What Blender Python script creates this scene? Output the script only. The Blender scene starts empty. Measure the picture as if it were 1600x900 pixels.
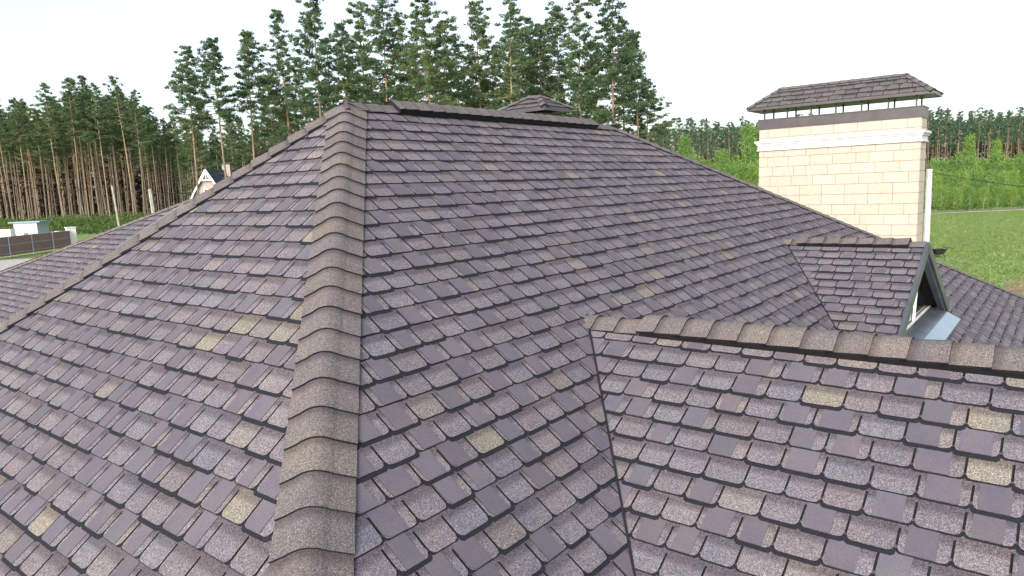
import bpy, math, random
from mathutils import Vector
R = math.radians
random.seed(11)
sc = bpy.context.scene
col = sc.collection

# ---------------------------------------------------------------- camera
F_PX, YAW, PITCH, ROLL, CAMZ = 1095.05, .8971, .1423, -.0394, 6.5
_cy, _sy = math.cos(YAW), math.sin(YAW)
UP = Vector((0, 0, 1))
FH = Vector((_sy, _cy, 0)); RH = Vector((_cy, -_sy, 0))
CF = FH*math.cos(PITCH) - UP*math.sin(PITCH)
CU0 = FH*math.sin(PITCH) + UP*math.cos(PITCH)
CR = RH*math.cos(ROLL) + CU0*math.sin(ROLL)
CU = CU0*math.cos(ROLL) - RH*math.sin(ROLL)
CAM = Vector((0, 0, CAMZ))
cam_d = bpy.data.cameras.new('camera'); cam = bpy.data.objects.new('camera', cam_d); col.objects.link(cam)
cam_d.sensor_width = 36; cam_d.lens = 36*F_PX/1600; cam_d.clip_start = .05; cam_d.clip_end = 6000
from mathutils import Matrix
cam.matrix_world = Matrix(((CR.x, CU.x, -CF.x, 0), (CR.y, CU.y, -CF.y, 0), (CR.z, CU.z, -CF.z, CAMZ), (0, 0, 0, 1)))
sc.camera = cam

# ---------------------------------------------------------------- world, sun, exposure
SUN_EL, SUN_AZ = 27.0, 252.0           # azimuth: degrees clockwise from +Y, where the light comes from
w = bpy.data.worlds.new('World'); sc.world = w; w.use_nodes = True
nt = w.node_tree; nt.nodes.clear()
out = nt.nodes.new('ShaderNodeOutputWorld'); bg = nt.nodes.new('ShaderNodeBackground')
sky = nt.nodes.new('ShaderNodeTexSky'); sky.sky_type = 'NISHITA'; sky.sun_disc = False
sky.sun_elevation = R(SUN_EL); sky.sun_rotation = R(SUN_AZ)
sky.air_density = 1.0; sky.dust_density = 3.0; sky.ozone_density = 1.0
hs = nt.nodes.new('ShaderNodeHueSaturation'); hs.inputs['Saturation'].default_value = .56
hs.inputs['Value'].default_value = 1.0
nt.links.new(sky.outputs[0], hs.inputs['Color']); nt.links.new(hs.outputs[0], bg.inputs[0])
nt.links.new(bg.outputs[0], out.inputs[0]); bg.inputs[1].default_value = .15
sl = bpy.data.lights.new('sun', 'SUN'); sun = bpy.data.objects.new('sun', sl); col.objects.link(sun)
sl.energy = 1.0; sl.angle = R(14); sl.color = (1, .91, .80)
sd = Vector((math.sin(R(SUN_AZ))*math.cos(R(SUN_EL)), math.cos(R(SUN_AZ))*math.cos(R(SUN_EL)), math.sin(R(SUN_EL))))
sun.rotation_euler = sd.to_track_quat('Z', 'Y').to_euler()
sun.location = (-20, -20, 40)
vs = sc.view_settings; vs.view_transform = 'Standard'; vs.look = 'None'; vs.exposure = 1.12; vs.gamma = 1
vs.use_curve_mapping = False

# ---------------------------------------------------------------- helpers
def ray(px, py): return CR*((px-800)/F_PX) - CU*((py-450)/F_PX) + CF
def pt(px, py, depth): return CAM + ray(px, py)*depth
def hit(px, py, n, P):
    d = ray(px, py); return CAM + d*(n.dot(P-CAM)/n.dot(d))
def lerp(a, b, t): return a+(b-a)*t
def sstep(a, b, x):
    t = max(0, min(1, (x-a)/(b-a))); return t*t*(3-2*t)

def tag(o, label=None, cat=None, group=None, kind=None):
    if label: o['label'] = label
    if cat: o['category'] = cat
    if group: o['group'] = group
    if kind: o['kind'] = kind
    return o
def empty(name, loc=(0, 0, 0), parent=None):
    o = bpy.data.objects.new(name, None); col.objects.link(o); o.location = loc
    o.empty_display_size = .2
    if parent: o.parent = parent
    return o

class MB:
    """collects polygons; build() links them as one mesh object"""
    def __init__(s): s.v = []; s.f = []; s.c = []; s.uv = []; s.m = []; s.sm = []
    def poly(s, pts, c=None, uv=None, m=0, smooth=False):
        i = len(s.v); s.v += [tuple(p) for p in pts]; s.f.append(tuple(range(i, i+len(pts))))
        s.c.append(c or (1, 1, 1, 1)); s.uv.append(uv or [(0, 0)]*len(pts)); s.m.append(m); s.sm.append(smooth)
    def box(s, c, size, ax=None, m=0, col_=None):
        ax = ax or (Vector((1, 0, 0)), Vector((0, 1, 0)), Vector((0, 0, 1)))
        c = Vector(c); h = [ax[i]*(size[i]/2) for i in range(3)]
        P = [c+h[0]*x+h[1]*y+h[2]*z for x in (-1, 1) for y in (-1, 1) for z in (-1, 1)]
        for q in ((0, 1, 3, 2), (4, 6, 7, 5), (0, 4, 5, 1), (2, 3, 7, 6), (0, 2, 6, 4), (1, 5, 7, 3)):
            s.poly([P[k] for k in q], m=m, c=col_)
    def bar(s, a, b, wd, ht, m=0, col_=None):
        a = Vector(a); b = Vector(b); d = b-a; L = d.length; d.normalize()
        sdv = d.cross(UP)
        if sdv.length < .01: sdv = Vector((1, 0, 0))
        sdv.normalize(); u = sdv.cross(d)
        s.box((a+b)/2, (L, wd, ht), (d, sdv, u), m, col_)
    def tube(s, pts, rad, n=6, m=0, cap=True, col_=None):
        rings = []
        pts = [Vector(p) for p in pts]
        for i, p in enumerate(pts):
            d = (pts[min(i+1, len(pts)-1)]-pts[max(i-1, 0)]).normalized()
            x = d.cross(Vector((.3, .9, .1))).normalized(); y = d.cross(x)
            rings.append([p+(x*math.cos(2*math.pi*k/n)+y*math.sin(2*math.pi*k/n))*rad[i] for k in range(n)])
        for i in range(len(rings)-1):
            for k in range(n):
                s.poly([rings[i][k], rings[i][(k+1) % n], rings[i+1][(k+1) % n], rings[i+1][k]], m=m, smooth=True, c=col_)
        if cap:
            s.poly(rings[-1], m=m, c=col_); s.poly(rings[0][::-1], m=m, c=col_)
    def build(s, name, mats, parent=None, merge=False):
        me = bpy.data.meshes.new(name); me.from_pydata(s.v, [], s.f)
        if not isinstance(mats, (list, tuple)): mats = [mats]
        for mm in mats: me.materials.append(mm)
        ca = me.color_attributes.new('Col', 'FLOAT_COLOR', 'CORNER')
        cd = []; ud = []
        for f, c, u in zip(s.f, s.c, s.uv):
            cd += list(c)*len(f)
            for q in u: ud += list(q)
        ca.data.foreach_set('color', cd)
        uv = me.uv_layers.new(name='UVMap'); uv.data.foreach_set('uv', ud)
        me.polygons.foreach_set('material_index', s.m); me.polygons.foreach_set('use_smooth', s.sm)
        me.update()
        if merge:
            import bmesh
            bm = bmesh.new(); bm.from_mesh(me); bmesh.ops.remove_doubles(bm, verts=bm.verts, dist=1e-5); bm.to_mesh(me); bm.free()
        o = bpy.data.objects.new(name, me); col.objects.link(o)
        if parent: o.parent = parent
        return o

# ---------------------------------------------------------------- materials
def mat(name, color=(.5, .5, .5), rough=.8, metal=0, spec=.3):
    m = bpy.data.materials.new(name); m.use_nodes = True
    b = m.node_tree.nodes['Principled BSDF']
    b.inputs['Base Color'].default_value = (*color, 1); b.inputs['Roughness'].default_value = rough
    b.inputs['Metallic'].default_value = metal; b.inputs['Specular IOR Level'].default_value = spec
    return m, m.node_tree, b
def N(nt, t, **kw):
    n = nt.nodes.new(t)
    for k, v in kw.items(): setattr(n, k, v)
    return n
def noise(nt, scale, detail=3, rough=.6, coord='Object', vec=None):
    n = N(nt, 'ShaderNodeTexNoise'); n.inputs['Scale'].default_value = scale; n.inputs['Detail'].default_value = detail
    n.inputs['Roughness'].default_value = rough
    if vec is None:
        tc = N(nt, 'ShaderNodeTexCoord'); vec = tc.outputs[coord]
    nt.links.new(vec, n.inputs['Vector'])
    return n
def ramp(nt, fac, stops):
    r = N(nt, 'ShaderNodeValToRGB'); e = r.color_ramp.elements
    while len(e) < len(stops): e.new(.5)
    for k, (p, c) in enumerate(stops): e[k].position = p; e[k].color = (*c, 1) if len(c) == 3 else c
    nt.links.new(fac, r.inputs[0]); return r
def mixc(nt, a, b, fac, mode='MIX'):
    m = N(nt, 'ShaderNodeMix', data_type='RGBA', blend_type=mode)
    for i, x in ((0, fac), (6, a), (7, b)):
        if hasattr(x, 'is_linked') or hasattr(x, 'links'): nt.links.new(x, m.inputs[i])
        elif isinstance(x, (int, float)): m.inputs[i].default_value = x
        else: m.inputs[i].default_value = (*x, 1)
    return m.outputs[2]
def bump(nt, b, h, strength, dist):
    bp = N(nt, 'ShaderNodeBump'); bp.inputs['Strength'].default_value = strength; bp.inputs['Distance'].default_value = dist
    nt.links.new(h, bp.inputs['Height']); nt.links.new(bp.outputs[0], b.inputs['Normal'])

def shingle_mat(name, contrast=1.0):
    """asphalt granules: colour attribute (tab colour) x granule speckle; alpha = coarseness; the printed shadow band of the
    shingle runs along its upper part (v of the UV)"""
    m, nt, b = mat(name, rough=.93, spec=.25)
    at = N(nt, 'ShaderNodeAttribute', attribute_name='Col')
    n1 = noise(nt, 170, 2, .8); n2 = noise(nt, 70, 2, .6); n3 = noise(nt, 5, 3, .6)
    # granule factor
    g1 = ramp(nt, n1.outputs['Fac'], [(.32, (.35,)*3), (.5, (.92,)*3), (.68, (2.3,)*3)])
    g2 = ramp(nt, n2.outputs['Fac'], [(.34, (.72,)*3), (.5, (1.0,)*3), (.68, (1.32,)*3)])
    coarse = mixc(nt, g1.outputs[0], g2.outputs[0], 1.0, 'MULTIPLY')
    fine = ramp(nt, n1.outputs['Fac'], [(.3, (.80,)*3), (.7, (1.22,)*3)])
    g = mixc(nt, fine.outputs[0], coarse, at.outputs['Alpha'])
    n4 = noise(nt, 1.1, 4, .65)
    big = ramp(nt, n3.outputs['Fac'], [(.3, (.90, .92, .99)), (.5, (1, 1, 1)), (.7, (1.08, 1.05, 1.01))])
    wear = ramp(nt, n4.outputs['Fac'], [(.32, (.93, .93, .94)), (.68, (1.07, 1.07, 1.05))]); big_ = mixc(nt, big.outputs[0], wear.outputs[0], 1.0, 'MULTIPLY')
    c = mixc(nt, at.outputs['Color'], g, 1.0, 'MULTIPLY'); c = mixc(nt, c, big_, 1.0, 'MULTIPLY')
    # printed dark band
    uv = N(nt, 'ShaderNodeUVMap'); sp = N(nt, 'ShaderNodeSeparateXYZ'); nt.links.new(uv.outputs[0], sp.inputs[0])
    ad = N(nt, 'ShaderNodeMath', operation='MULTIPLY_ADD'); nt.links.new(n2.outputs['Fac'], ad.inputs[0]); ad.inputs[1].default_value = .6
    nt.links.new(sp.outputs['Y'], ad.inputs[2])
    br = ramp(nt, ad.outputs[0], [(.88, (1, 1, 1)), (1.0, (.60, .57, .60))])
    c = mixc(nt, c, br.outputs[0], 1.0, 'MULTIPLY')
    nt.links.new(c, b.inputs['Base Color'])
    bump(nt, b, n1.outputs['Fac'], .5, .003)
    return m
M = {}
M['shingle'] = shingle_mat('shingle_granules')
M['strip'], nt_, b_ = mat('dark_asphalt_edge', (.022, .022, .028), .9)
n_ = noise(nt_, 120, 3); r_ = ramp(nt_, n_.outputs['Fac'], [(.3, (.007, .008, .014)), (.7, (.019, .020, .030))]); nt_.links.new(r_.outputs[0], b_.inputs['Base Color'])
M['under'], nt_, b_ = mat('underlay', (.02, .018, .02), .95)
M['vent'], nt_, b_ = mat('black_vent_plastic', (.012, .011, .012), .6)

def simple(name, c1, c2, scale=4, rough=.8, metal=0, detail=4, bmp=0, coord='Object', spec=.3):
    m, nt, b = mat(name, c1, rough, metal, spec)
    n = noise(nt, scale, detail, coord=coord)
    r = ramp(nt, n.outputs['Fac'], [(.32, c1), (.68, c2)]); nt.links.new(r.outputs[0], b.inputs['Base Color'])
    if bmp: bump(nt, b, n.outputs['Fac'], .6, bmp)
    return m
M['metal'] = simple('brown_coated_metal', (.085, .078, .085), (.11, .10, .108), 3, .38, .3)
M['zinc'] = simple('grey_coated_metal', (.11, .125, .15), (.17, .185, .21), 2.5, .35, .5)
M['sill'] = simple('blue_grey_sheet_metal', (.24, .31, .37), (.30, .37, .43), 3, .3, .6)
M['trim'] = simple('white_moulding', (.60, .59, .60), (.66, .65, .66), 5, .6)
M['white'] = simple('white_paint', (.72, .72, .70), (.82, .82, .80), 3, .6)
M['soffit'] = simple('dark_soffit', (.012, .011, .010), (.022, .020, .018), 4, .8)
M['glass'], nt_, b_ = mat('window_glass', (.02, .025, .03), .08, 0, .6)
M['wall'] = simple('cream_wall', (.62, .53, .38), (.70, .60, .44), 2, .85, bmp=.004)
M['concrete'] = simple('pale_concrete', (.50, .50, .48), (.68, .68, .66), 3, .85, bmp=.01)
M['greypost'] = simple('weathered_concrete', (.26, .25, .24), (.40, .39, .37), 3, .9, bmp=.01)
M['wire'] = simple('black_cable', (.02, .02, .02), (.03, .03, .03), 3, .6)
M['fencepanel'] = simple('brown_fence_board', (.27, .165, .155), (.31, .20, .185), 3, .6)
M['navy'] = simple('navy_roof', (.025, .035, .06), (.05, .065, .10), 8, .6)
M['grey_brick'] = simple('grey_brick', (.32, .29, .27), (.42, .38, .35), 10, .9)
M['teal'] = simple('teal_sheet', (.18, .30, .33), (.26, .38, .42), 4, .5)
M['paleshed'] = simple('pale_blue_wall', (.36, .42, .45), (.48, .54, .56), 4, .6)
M['black'] = simple('black_paint', (.012, .014, .014), (.02, .022, .022), 4, .5)
M['tyre'] = simple('black_rubber', (.012, .012, .012), (.02, .02, .02), 4, .9)

# chimney blocks: split-face cream blocks with thin joints (mapped in metres on y/z)
def block_mat():
    m, nt, b = mat('cream_blocks', (.7, .6, .45), .82)
    at = N(nt, 'ShaderNodeAttribute', attribute_name='Col')
    n = noise(nt, 14, 5); n2 = noise(nt, 1.3, 2)
    r = ramp(nt, n.outputs['Fac'], [(.3, (.90, .90, .89)), (.7, (1.06, 1.05, 1.04))])
    r2 = ramp(nt, n2.outputs['Fac'], [(.3, (.92, .90, .88)), (.7, (1.03, 1.03, 1.03))])
    c = mixc(nt, at.outputs['Color'], r.outputs[0], 1.0, 'MULTIPLY'); c = mixc(nt, c, r2.outputs[0], 1.0, 'MULTIPLY')
    nt.links.new(c, b.inputs['Base Color']); bump(nt, b, n.outputs['Fac'], .5, .006)
    return m
M['block'] = block_mat()
M['mortar'] = simple('mortar', (.27, .24, .20), (.33, .30, .25), 20, .95)

def ground_mat():
    m, nt, b = mat('ground_grass', (.06, .1, .03), .95, 0, .1)
    n1 = noise(nt, .045, 4, .55); n2 = noise(nt, 1.1, 5, .7); n3 = noise(nt, 5, 5, .75)
    g = ramp(nt, n2.outputs['Fac'], [(.30, (.150, .235, .075)), (.50, (.205, .305, .105)), (.70, (.300, .370, .155))])
    dry = ramp(nt, n3.outputs['Fac'], [(.3, (.13, .14, .06)), (.7, (.24, .21, .12))])
    f = ramp(nt, n1.outputs['Fac'], [(.44, (0, 0, 0)), (.60, (1, 1, 1))])
    f3 = ramp(nt, n3.outputs['Fac'], [(.35, (.68,)*3), (.65, (1.3,)*3)])
    mm = N(nt, 'ShaderNodeMath', operation='MULTIPLY'); nt.links.new(f.outputs[0], mm.inputs[0]); mm.inputs[1].default_value = .55
    c = mixc(nt, g.outputs[0], dry.outputs[0], mm.outputs[0]); c = mixc(nt, c, f3.outputs[0], 1.0, 'MULTIPLY')
    nt.links.new(c, b.inputs['Base Color']); bump(nt, b, n3.outputs['Fac'], .7, .08)
    return m
M['ground'] = ground_mat()
M['soil'] = simple('bare_soil', (.20, .13, .075), (.34, .24, .15), 1.2, .95, bmp=.03)
M['gravel'] = simple('pale_gravel', (.34, .32, .29), (.52, .50, .46), 2.5, .95, bmp=.02)
M['road'] = simple('dirt_road', (.14, .15, .08), (.20, .21, .12), 1.5, .95, bmp=.02)

def leaf_mat(name, c1, c2, c3):
    m, nt, b = mat(name, c1, .75, 0, .2)
    at = N(nt, 'ShaderNodeAttribute', attribute_name='Col')
    oi = N(nt, 'ShaderNodeObjectInfo')
    r = ramp(nt, at.outputs['Fac'], [(0, c1), (.5, c2), (1, c3)])
    v = ramp(nt, oi.outputs['Random'], [(0, (.80, .86, .88)), (.5, (1, 1, 1)), (1, (1.18, 1.10, .92))])
    c = mixc(nt, r.outputs[0], v.outputs[0], 1.0, 'MULTIPLY')
    nt.links.new(c, b.inputs['Base Color'])
    tr = N(nt, 'ShaderNodeBsdfTranslucent'); nt.links.new(c, tr.inputs[0])
    mx = N(nt, 'ShaderNodeMixShader'); mx.inputs[0].default_value = .48
    o = nt.nodes['Material Output']
    nt.links.new(b.outputs[0], mx.inputs[1]); nt.links.new(tr.outputs[0], mx.inputs[2]); nt.links.new(mx.outputs[0], o.inputs[0])
    return m
M['needles'] = leaf_mat('pine_needles', (.088, .145, .085), (.135, .205, .105), (.200, .265, .130))
M['farneedles'] = leaf_mat('far_pine_needles', (.068, .130, .090), (.100, .178, .115), (.140, .220, .135))
M['needles2'] = leaf_mat('left_pine_needles', (.092, .150, .080), (.140, .212, .100), (.205, .270, .125))  # slightly yellower green for the left forest crowns
M['leaves'] = leaf_mat('young_leaves', (.150, .265, .070), (.220, .370, .100), (.310, .460, .140))
M['under_leaves'] = leaf_mat('undergrowth_leaves', (.060, .105, .034), (.092, .150, .048), (.135, .195, .068))
def bark_mat(name, a, b2, hi):
    m, nt, b = mat(name, a, .9, 0, .15)
    n = noise(nt, 2.2, 5, .7); r = ramp(nt, n.outputs['Fac'], [(.3, a), (.7, b2)])
    tc = N(nt, 'ShaderNodeTexCoord'); sp = N(nt, 'ShaderNodeSeparateXYZ'); nt.links.new(tc.outputs['Object'], sp.inputs[0])
    mr = N(nt, 'ShaderNodeMapRange'); mr.inputs[1].default_value = 3; mr.inputs[2].default_value = 13
    nt.links.new(sp.outputs['Z'], mr.inputs[0])
    c = mixc(nt, r.outputs[0], hi, mr.outputs[0])
    oi = N(nt, 'ShaderNodeObjectInfo'); v = ramp(nt, oi.outputs['Random'], [(0, (.7, .7, .72)), (1, (1.2, 1.15, 1.05))])
    c = mixc(nt, c, v.outputs[0], 1.0, 'MULTIPLY')
    nt.links.new(c, b.inputs['Base Color']); return m
M['bark'] = bark_mat('pine_bark', (.15, .125, .105), (.25, .21, .175), (.30, .225, .165))
M['inner_shade'] = simple('forest_inner_shade', (.022, .015, .012), (.050, .035, .028), 3, .95)  # near-black brown, painted shade for the interior of the forest mass
M['birchbark'] = bark_mat('birch_bark', (.35, .34, .30), (.6, .58, .52), (.6, .58, .5))

# ---------------------------------------------------------------- terrain
AZ = lambda px: math.atan2((px-800)/F_PX, 1)      # angle right of the camera heading
def hgt(x, y):
    dpt = FH.x*x+FH.y*y; sd_ = RH.x*x+RH.y*y
    r = math.hypot(x, y)
    az = math.atan2(sd_, dpt) if r > 1 else 0
    wl = 1-sstep(AZ(420), AZ(900), az) if dpt > 0 else .5
    zl = 1.9*sstep(22, 52, r)+1.5*sstep(90, 130, r)
    zr = 1.4*sstep(135, 200, r)
    z = lerp(zr, zl, wl)
    z += .10*math.sin(x*.11)*math.cos(y*.09)*sstep(20, 50, r)
    return z
def ground_at(px, depth):
    p = FH*depth + RH*((px-800)/F_PX*depth); return Vector((p.x, p.y, hgt(p.x, p.y)))
def sheet(name, m, radii, na, dz=0, a0=0, a1=2*math.pi):
    mb = MB(); ring = []
    for rr in radii:
        ring.append([Vector((rr*math.sin(a0+(a1-a0)*k/na), rr*math.cos(a0+(a1-a0)*k/na), 0)) for k in range(na+1)])
    for rg in ring:
        for p in rg: p.z = hgt(p.x, p.y)+dz
    for i in range(len(ring)-1):
        for k in range(na):
            mb.poly([ring[i][k], ring[i+1][k], ring[i+1][k+1], ring[i][k+1]][::-1], smooth=True)
    return mb.build(name, m, merge=True)
g = sheet('ground', M['ground'], [.01, 6, 12, 18, 24, 30, 36, 42, 48, 54, 60, 70, 80, 90, 100, 110, 120, 130, 140, 155, 170, 185, 200, 240, 320, 500, 900, 1800, 4500], 144)
tag(g, kind='structure')
def patch(name, m, pts, dz=.03, sub=10):
    """ground patch from four corners (px, depth), following the terrain"""
    c = [ground_at(*p) for p in pts]; mb = MB(); G = []
    for i in range(sub+1):
        row = []
        for j in range(sub+1):
            u, v = i/sub, j/sub
            p = lerp(lerp(c[0], c[1], u), lerp(c[3], c[2], u), v)
            e = math.sin(9*u+3*v)*.25+math.sin(17*v+u*5)*.2 if (i in (0, sub) or j in (0, sub)) else 0
            x, y = p.x+e, p.y+e*.7; row.append(Vector((x, y, hgt(x, y)+dz)))
        G.append(row)
    for i in range(sub):
        for j in range(sub): mb.poly([G[i][j], G[i+1][j], G[i+1][j+1], G[i][j+1]], smooth=True)
    o = mb.build(name, m, merge=True); tag(o, kind='structure'); return o
patch('road', M['road'], [(1130, 108), (1900, 106), (1900, 112), (1130, 114)], sub=24)
patch('kerb', M['concrete'], [(1130, 106.9), (1900, 104.9), (1900, 105.2), (1130, 107.2)], dz=.12, sub=24)
patch('soil', M['soil'], [(1560, 33), (1760, 28), (1780, 42), (1590, 41)], sub=16)
patch('path', M['gravel'], [(-300, 30), (120, 34), (110, 62), (-300, 58)], sub=16)

# ---------------------------------------------------------------- the house
PA, PB, PG, PC, PD, PH = .7796, .8339, .6191, .838, .3806, .52     # slopes (rise per metre): front, left, front gable, back, right, dormer
P0 = CAM + ray(540, 162)*8.0
RIDGE = 5.793
P1 = P0 + Vector((RIDGE, 0, 0))
ZE = P0.z-4.75                                                      # eave height
nF = Vector((0, PA, -1)); nS = Vector((PB, 0, -1)); nG = Vector((PG, 0, -1))
G0 = hit(917, 495, nF, P0)
D0 = hit(1226, 377, nF, P0)
EXP = .2
house = empty('brick_house', (P0.x+2, P0.y-1, 0)); HL = Vector(house.location)
tag(house, 'large house whose purple-brown shingled hip roof fills the foreground', 'house')
def hbuild(mb, name, mats, parent=None):
    """mesh built in world coordinates, parented to the house (or one of its parts)"""
    par = parent or house
    o = mb.build(name, mats)
    o.parent = par
    off = Vector((0, 0, 0)); q = par
    while q: off += Vector(q.location); q = q.parent
    o.location = -off
    return o

def clip(poly, planes):
    """Sutherland-Hodgman in (s,t[,u,v]); planes: (a,b,c) keep a*s+b*t+c>=0"""
    for (A, B, Cc) in planes:
        if not poly: return poly
        o = []
        for i in range(len(poly)):
            p, q = poly[i], poly[(i+1) % len(poly)]
            dp = A*p[0]+B*p[1]+Cc; dq = A*q[0]+B*q[1]+Cc
            if dp >= 0: o.append(p)
            if (dp >= 0) != (dq >= 0):
                k = dp/(dp-dq); o.append(tuple(p[j]+(q[j]-p[j])*k for j in range(len(p))))
        poly = o
    return poly if len(poly) >= 3 else []

TINTS = [((.120, .109, .126), 34), ((.127, .113, .124), 20), ((.116, .110, .129), 16), ((.138, .123, .122), 7), ((.162, .147, .125), 5),
         ((.124, .108, .120), 14)]
PURPLES = [((.099, .087, .108), 34), ((.096, .087, .109), 22), ((.092, .087, .106), 10), ((.103, .089, .106), 16)]
def pick(tb, rng):
    t = rng.random()*sum(x[1] for x in tb)
    for c, wt in tb:
        t -= wt
        if t <= 0: break
    k = rng.uniform(1.02, 1.20)
    m_ = sum(c)/3; return tuple((x+(m_-x)*.04)*k*1.09 for x in c)

def slope(name, O, S, T, region, seed, parent=None, e=EXP, yellow=1.0, wmin=.225, wmax=.285, tints=None):
    """a roof slope covered with laminated shingles. O origin, S along the courses, T up the slope (unit vectors);
    region: convex polygon in (s,t)"""
    rng = random.Random(seed)
    S = S.normalized(); T = T.normalized(); Nn = S.cross(T).normalized()
    if Nn.z < 0: Nn = -Nn
    planes = []
    cx = sum(p[0] for p in region)/len(region); cy = sum(p[1] for p in region)/len(region)
    for i in range(len(region)):
        p, q = region[i], region[(i+1) % len(region)]
        A, B = -(q[1]-p[1]), q[0]-p[0]; L = math.hypot(A, B)
        if L < 1e-6: continue
        A /= L; B /= L; Cc = -(A*p[0]+B*p[1])
        if A*cx+B*cy+Cc < 0: A, B, Cc = -A, -B, -Cc
        planes.append((A, B, Cc))
    s0, s1 = min(p[0] for p in region), max(p[0] for p in region)
    t0, t1 = min(p[1] for p in region), max(p[1] for p in region)
    mb = MB()
    W = lambda s, t, n: O+S*s+T*t+Nn*n
    mb.poly([W(p[0], p[1], -.009) for p in region], m=2)            # underlay sheet
    nrow = int((t1-t0)/e)+2
    flip = Nn.dot(S.cross(T)) < 0
    def P(pts, *a, **k):
        mb.poly(pts[::-1] if flip else pts, *a, **{kk: (vv[::-1] if (kk == 'uv' and flip and vv) else vv) for kk, vv in k.items()})
    edge = (.012, .010, .012, 0)
    for r in range(-1, nrow):
        tb = t0+r*e+rng.uniform(-.0015, .0015)
        s = s0-rng.uniform(0, .3); lastp = False
        wave = rng.uniform(0, 6.28)
        while s < s1:
            wd = rng.uniform(wmin, wmax); a, b_ = s, s+wd; s += wd
            if clip([(a, tb), (b_, tb), (b_, tb+e), (a, tb+e)], planes) == []: continue
            is_p = rng.random() < (.36 if lastp else .60); lastp = is_p
            tint = pick(tints or TINTS, rng)
            if is_p and tint[0] > .176: tint = (.150, .133, .140)
            if tint[0] > .176 and rng.random() > yellow: tint = (.150, .133, .146)
            gp = .0070; ch = .034; j = rng.uniform(-.0035, .0035); t_b = tb+j
            bn = .0128+rng.uniform(-.001, .002)
            hN = lambda t: bn-(bn-.0004)*(t-t_b)/e
            ol = [(a+gp+ch, t_b), (b_-gp-ch, t_b), (b_-gp-ch*.35, t_b+ch*.28), (b_-gp, t_b+ch), (b_-gp, t_b+.84*e), (b_, t_b+.87*e), (b_, t_b+1.28*e),
                  (a, t_b+1.28*e), (a, t_b+.87*e), (a+gp, t_b+.84*e), (a+gp, t_b+ch), (a+gp+ch*.35, t_b+ch*.28)]
            c = clip(ol, planes)
            if not c: continue
            cc = (*tint, 1.0)
            P([W(q[0], q[1], hN(q[1])) for q in c], c=cc, uv=[((q[0]-a)/wd, (q[1]-t_b)/e) for q in c])
            for i in range(len(c)):                                   # cut edges
                p, q = c[i], c[(i+1) % len(c)]
                if p[1] > t_b+.86*e and q[1] > t_b+.86*e: continue
                P([W(p[0], p[1], hN(p[1])), W(p[0], p[1], -.009), W(q[0], q[1], -.009), W(q[0], q[1], hN(q[1]))], c=edge)
            if is_p:                                                  # raised fine-grained purple lamination
                l = a+gp+wd*rng.uniform(.07, .20); rr_ = b_-gp-wd*rng.uniform(.15, .25)
                if rng.random() < .3: l, rr_ = a+gp+wd*rng.uniform(.0, .03), b_-gp-wd*rng.uniform(.26, .32)
                lo = t_b+.0015; hi = t_b+1.2*e
                if l < a+gp+ch: pl = [(a+gp+ch, lo), (rr_, lo), (rr_, hi), (l, hi), (l, lo+ch)]
                else: pl = [(l, lo), (rr_, lo), (rr_, hi), (l, hi)]
                pl = clip(pl, planes)
                if pl:
                    pc = (*pick(tints or PURPLES, rng), 0.06)
                    up_ = .0036
                    P([W(q[0], q[1], hN(q[1])+up_) for q in pl], c=pc)
                    for i in range(len(pl)):
                        p, q = pl[i], pl[(i+1) % len(pl)]
                        if p[1] > hi-.01 and q[1] > hi-.01: continue
                        P([W(p[0], p[1], hN(p[1])+up_), W(p[0], p[1], hN(p[1])-.002), W(q[0], q[1], hN(q[1])-.002), W(q[0], q[1], hN(q[1])+up_)], c=edge)
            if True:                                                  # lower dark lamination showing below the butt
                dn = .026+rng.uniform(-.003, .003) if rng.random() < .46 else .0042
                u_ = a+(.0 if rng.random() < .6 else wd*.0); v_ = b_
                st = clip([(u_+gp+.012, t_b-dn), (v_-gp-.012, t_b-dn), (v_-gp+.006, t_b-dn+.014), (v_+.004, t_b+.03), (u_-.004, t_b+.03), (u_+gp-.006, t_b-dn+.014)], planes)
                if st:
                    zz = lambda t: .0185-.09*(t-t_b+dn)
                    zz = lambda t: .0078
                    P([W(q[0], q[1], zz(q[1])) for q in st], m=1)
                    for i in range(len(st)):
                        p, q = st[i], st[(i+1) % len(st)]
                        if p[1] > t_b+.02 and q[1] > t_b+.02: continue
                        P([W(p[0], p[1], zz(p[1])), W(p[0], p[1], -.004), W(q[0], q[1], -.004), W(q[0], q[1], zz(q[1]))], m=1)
    o = hbuild(mb, name, [M['shingle'], M['strip'], M['under']], parent)
    return o

def st_of(O, S, T, p):
    v = p-O; return (v.dot(S), v.dot(T))
def make_slope(name, O, S, T, corners, seed, **k):
    S = S.normalized(); T = T.normalized()
    return slope(name, O, S, T, [st_of(O, S, T, c) for c in corners], seed, **k)

dz = P0.z-ZE
cFL = P0+Vector((-dz/PB, -dz/PA, -dz)); cFR = P1+Vector((dz/PD, -dz/PA, -dz))
cBL = P0+Vector((-dz/PB, dz/PC, -dz)); cBR = P1+Vector((dz/PD, dz/PC, -dz))
roof = empty('roof', parent=house)
make_slope('roof_slope', P0, Vector((1, 0, 0)), Vector((0, 1, PA)), [P0, P1, cFR, cFL], 1, parent=roof, yellow=.25)
make_slope('roof_slope', P0, Vector((0, -1, 0)), Vector((1, 0, PB)), [P0, cFL, cBL], 2, parent=roof, yellow=.5)
make_slope('roof_slope', P0, Vector((-1, 0, 0)), Vector((0, -1, PC)), [P0, P1, cBR, cBL], 3, parent=roof)
make_slope('roof_slope', P1, Vector((0, 1, 0)), Vector((-1, 0, PD)), [P1, cFR, cBR], 4, parent=roof)
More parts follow.
